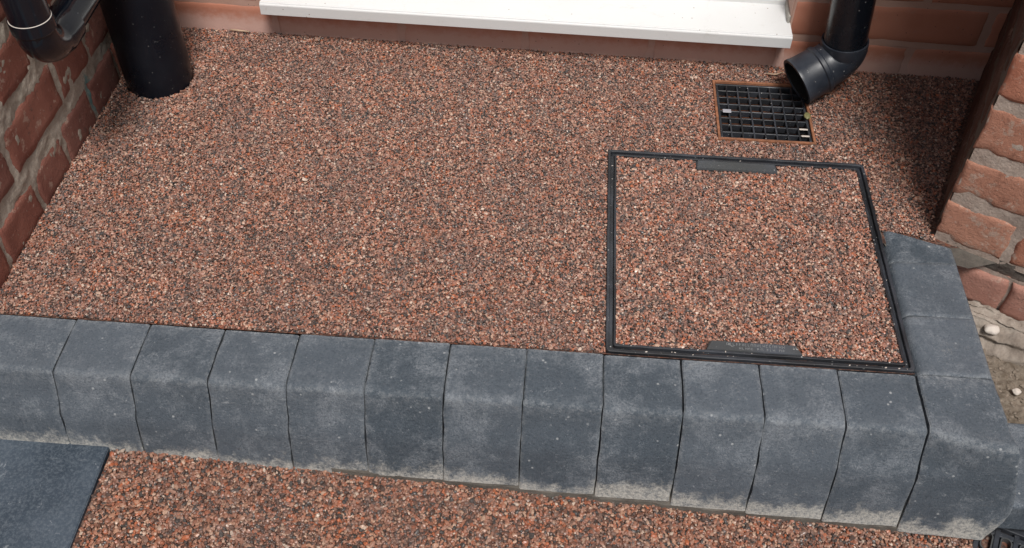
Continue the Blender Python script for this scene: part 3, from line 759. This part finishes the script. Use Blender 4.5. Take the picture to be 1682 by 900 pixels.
for row, (y, x0, x1) in enumerate(((.0275,.160,.240),(.0215,.176,.236))):
    x = x0
    while x < x1:
        h_ = .0042 if row == 0 else .0034; w_ = random.uniform(.0016,.0028); k = random.randint(0, 4)
        if random.random() > .12:
            add_box(bm, x, x+.0006, y-h_/2, y+h_/2, .0010, .0020)
            if k in (0, 2): add_box(bm, x+w_, x+w_+.0006, y-h_/2, y+h_/2, .0010, .0020)
            if k in (0, 1, 3): add_box(bm, x+.0007, x+w_-.0001, y+h_/2-.0006, y+h_/2, .0010, .0019)
            if k in (1, 4): add_box(bm, x+.0007, x+w_-.0001, y-h_/2, y-h_/2+.0006, .0010, .0019)
            if k in (2, 3): add_box(bm, x+.0007, x+w_-.0001, y-.0003, y+.0003, .0010, .0019)
        x += w_+.0018
bm_obj('embossed_marks', bm, m_flat('worn_grey_plastic', (.22,.23,.24), .5, .3, 200), t2)
# grit caught in the channel of the frame
bm = bmesh.new()
for k in range(34):
    side = random.choice('nnnlrf'); t = random.random()
    if side == 'n': x, y = cx0+.01+.38*t, cy0+random.choice((.0025,.0070,.0115))
    elif side == 'f': x, y = cx0+.01+.38*t, cy1-random.choice((.0025,.0070))
    elif side == 'l': x, y = cx0+random.choice((.0025,.007)), cy0+.4*t
    else: x, y = cx1-random.choice((.0025,.007,.0115)), cy0+.4*t
    r_ = random.uniform(.0005,.0013)
    z_ = .0014 if abs(y-cy0-.007) > .002 and side in 'n' else -.002
    bmesh.ops.create_icosphere(bm, subdivisions=1, radius=r_, matrix=Matrix.Translation((x, y, z_)) @ Matrix.Rotation(random.random()*3, 4, 'Z') @ Matrix.Diagonal((1.6,.8,.7,1)))
tag(bm_obj('grit', bm, MPEB, mc), kind='stuff')

# ------------------------------------------------------------------ lower level: slabs, soil, drain
bm = bmesh.new()
vs = [(-.823,-.112,0),(-.647,-.112,0),(-.6395,-.60,0),(-.823,-.60,0)]
top = [bm.verts.new((x, y, zlow(-.70)-.0015)) for x, y, _ in vs]; bot = [bm.verts.new((x, y, zlow(-.70)-.03)) for x, y, _ in vs]
bm.faces.new(top); bm.faces.new(bot[::-1])
for k in range(4): bm.faces.new((top[k], bot[k], bot[(k+1)%4], top[(k+1)%4]))
bmesh.ops.bevel(bm, geom=[ed for ed in bm.edges if all(v.co.z > -.13 for v in ed.verts)], offset=.0012, segments=2, affect='EDGES')
tag(bm_obj('paving_slab', bm, MSB), 'smooth dark blue grey slab laid in front of the kerb at the bottom left', 'paving slab')
bm = bmesh.new(); add_box(bm, .505, .80, -.124, .008, -.16, -.100, .006, 3)
for v in bm.verts: v.co.z += .0015*nz(v.co, 20)
tag(bm_obj('paving_slab', bm, MK), 'dark grey concrete slab beyond the outer corner of the kerb on the right edge', 'paving slab')
# earth between kerb, pier and slab
V, F = [], []; nx_, ny_ = 190, 140
for j in range(ny_+1):
    for i in range(nx_+1):
        x, y = .485+.45*i/nx_, -.02+.32*j/ny_
        z = -.118 + .012*nz((x,y,0), 12) + .006*nz((x,y,1), 40) + .0035*nz((x,y,2), 110) + .0018*nz((x,y,7), 230) + .02*max(0, (y-.1))
        V.append((x, y, z))
for j in range(ny_):
    for i in range(nx_): k = j*(nx_+1)+i; F.append((k, k+1, k+nx_+2, k+nx_+1))
tag(link('soil', mesh('soil', V, F), MSO, None, True), kind='structure')
def pebble(x, y, z, r, label, sx=1.2):
    bm = bmesh.new(); bmesh.ops.create_icosphere(bm, subdivisions=3, radius=1)
    for v in bm.verts:
        f = 1+.3*mn.noise(v.co*1.3+Vector((x*90, y*50, 0))); v.co = Vector((v.co.x*r*sx*f+x, v.co.y*r*f+y, v.co.z*r*.7*f+z))
    tag(bm_obj('pebble', bm, MPEB, None, True), label, 'pebble', 'pebbles on the soil')
pebble(.586, .066, -.108, .0050, 'small white pebble on the bare soil near the right edge')
pebble(.5685, .163, -.090, .0085, 'pale stone set in the mortar at the foot of the pier', 1.3)
bm = bmesh.new()
for k in range(700):
    x, y = random.uniform(.505,.80), random.uniform(.005,.26)
    z = -.118 + .012*nz((x,y,0), 12) + .006*nz((x,y,1), 40) + .02*max(0, (y-.1))
    bmesh.ops.create_icosphere(bm, subdivisions=1, radius=random.uniform(.0008,.0028), matrix=Matrix.Translation((x, y, z+.0005)) @ Matrix.Rotation(random.random()*3, 4, 'Z') @ Matrix.Diagonal((1.4,.9,.7,1)))
tag(bm_obj('soil_grit', bm, m_flat('grit_stone', (.26,.215,.17), .9, .7, 60)), 'loose crumbs of earth and grit between the kerb and the pier', 'grit', kind='stuff')
# drain channel, bottom right
dz = zlow(.5)+.001
dr = empty('drain_channel', (.60, -.20, dz), label='black plastic slotted drain channel at the bottom right corner', cat='drain')
th = math.radians(-22); MD = Matrix.Translation((.510, -.128, dz)) @ Matrix.Rotation(th, 4, 'Z')
bm = bmesh.new(); add_box(bm, -.012, .30, -.30, .045, -.030, -.010, M=MD); bm_obj('channel_body', bm, MBV, dr)
bm = bmesh.new()
add_box(bm, -.004, .30, .030, .040, -.02, .001, .001, 1, M=MD)
for k in range(9): add_box(bm, -.004+.024*k, .003+.024*k, -.30, .030, -.012, -.001, .001, 1, M=MD)
for k in range(8): add_box(bm, -.004, .30, .022-.038*k-.004, .022-.038*k+.004, -.012, -.0018, .001, 1, M=MD)
bm_obj('grating', bm, MBF, dr)
for i in range(4):
    for j in range(5):
        cx, cy = .0115+.024*i, .003-.038*j
        bm = bmesh.new(); 
        def stad(w, h, z): 
            return [bm.verts.new(MD @ Vector((cx+w*math.cos(t), cy+(h if math.sin(t) >= 0 else -h)+w*math.sin(t), z))) for t in [2*math.pi*q/16+.0001 for q in range(16)]]
        R = [stad(.0078,.0075,-.004), stad(.0078,.0075,.0005), stad(.0060,.0075,.0005), stad(.0060,.0075,-.009)]
        for a_, b_ in zip(R, R[1:]):
            for k in range(16): bm.faces.new((a_[k], a_[(k+1)%16], b_[(k+1)%16], b_[k]))
        bm_obj('slot_rim', bm, MTAB, dr)

# ------------------------------------------------------------------ scraps by the house wall
bm = bmesh.new(); sweep(bm, [(-.676,.6762,.0040),(-.660,.6740,.0044),(-.640,.6735,.0036)], [.0014,.0017,.0012], 8)
tag(bm_obj('twig', bm, MTWIG, None, True), 'short pale twig lying against the foot of the house wall left of the door', 'twig')
bm = bmesh.new(); sweep(bm, [(.272,.632,.0030),(.287,.630,.0036),(.300,.637,.0045)], [.0010,.0015,.0010], 8)
tag(bm_obj('twig', bm, MTWIG, None, True), 'bent brown twig between the gully and the door sill', 'twig')
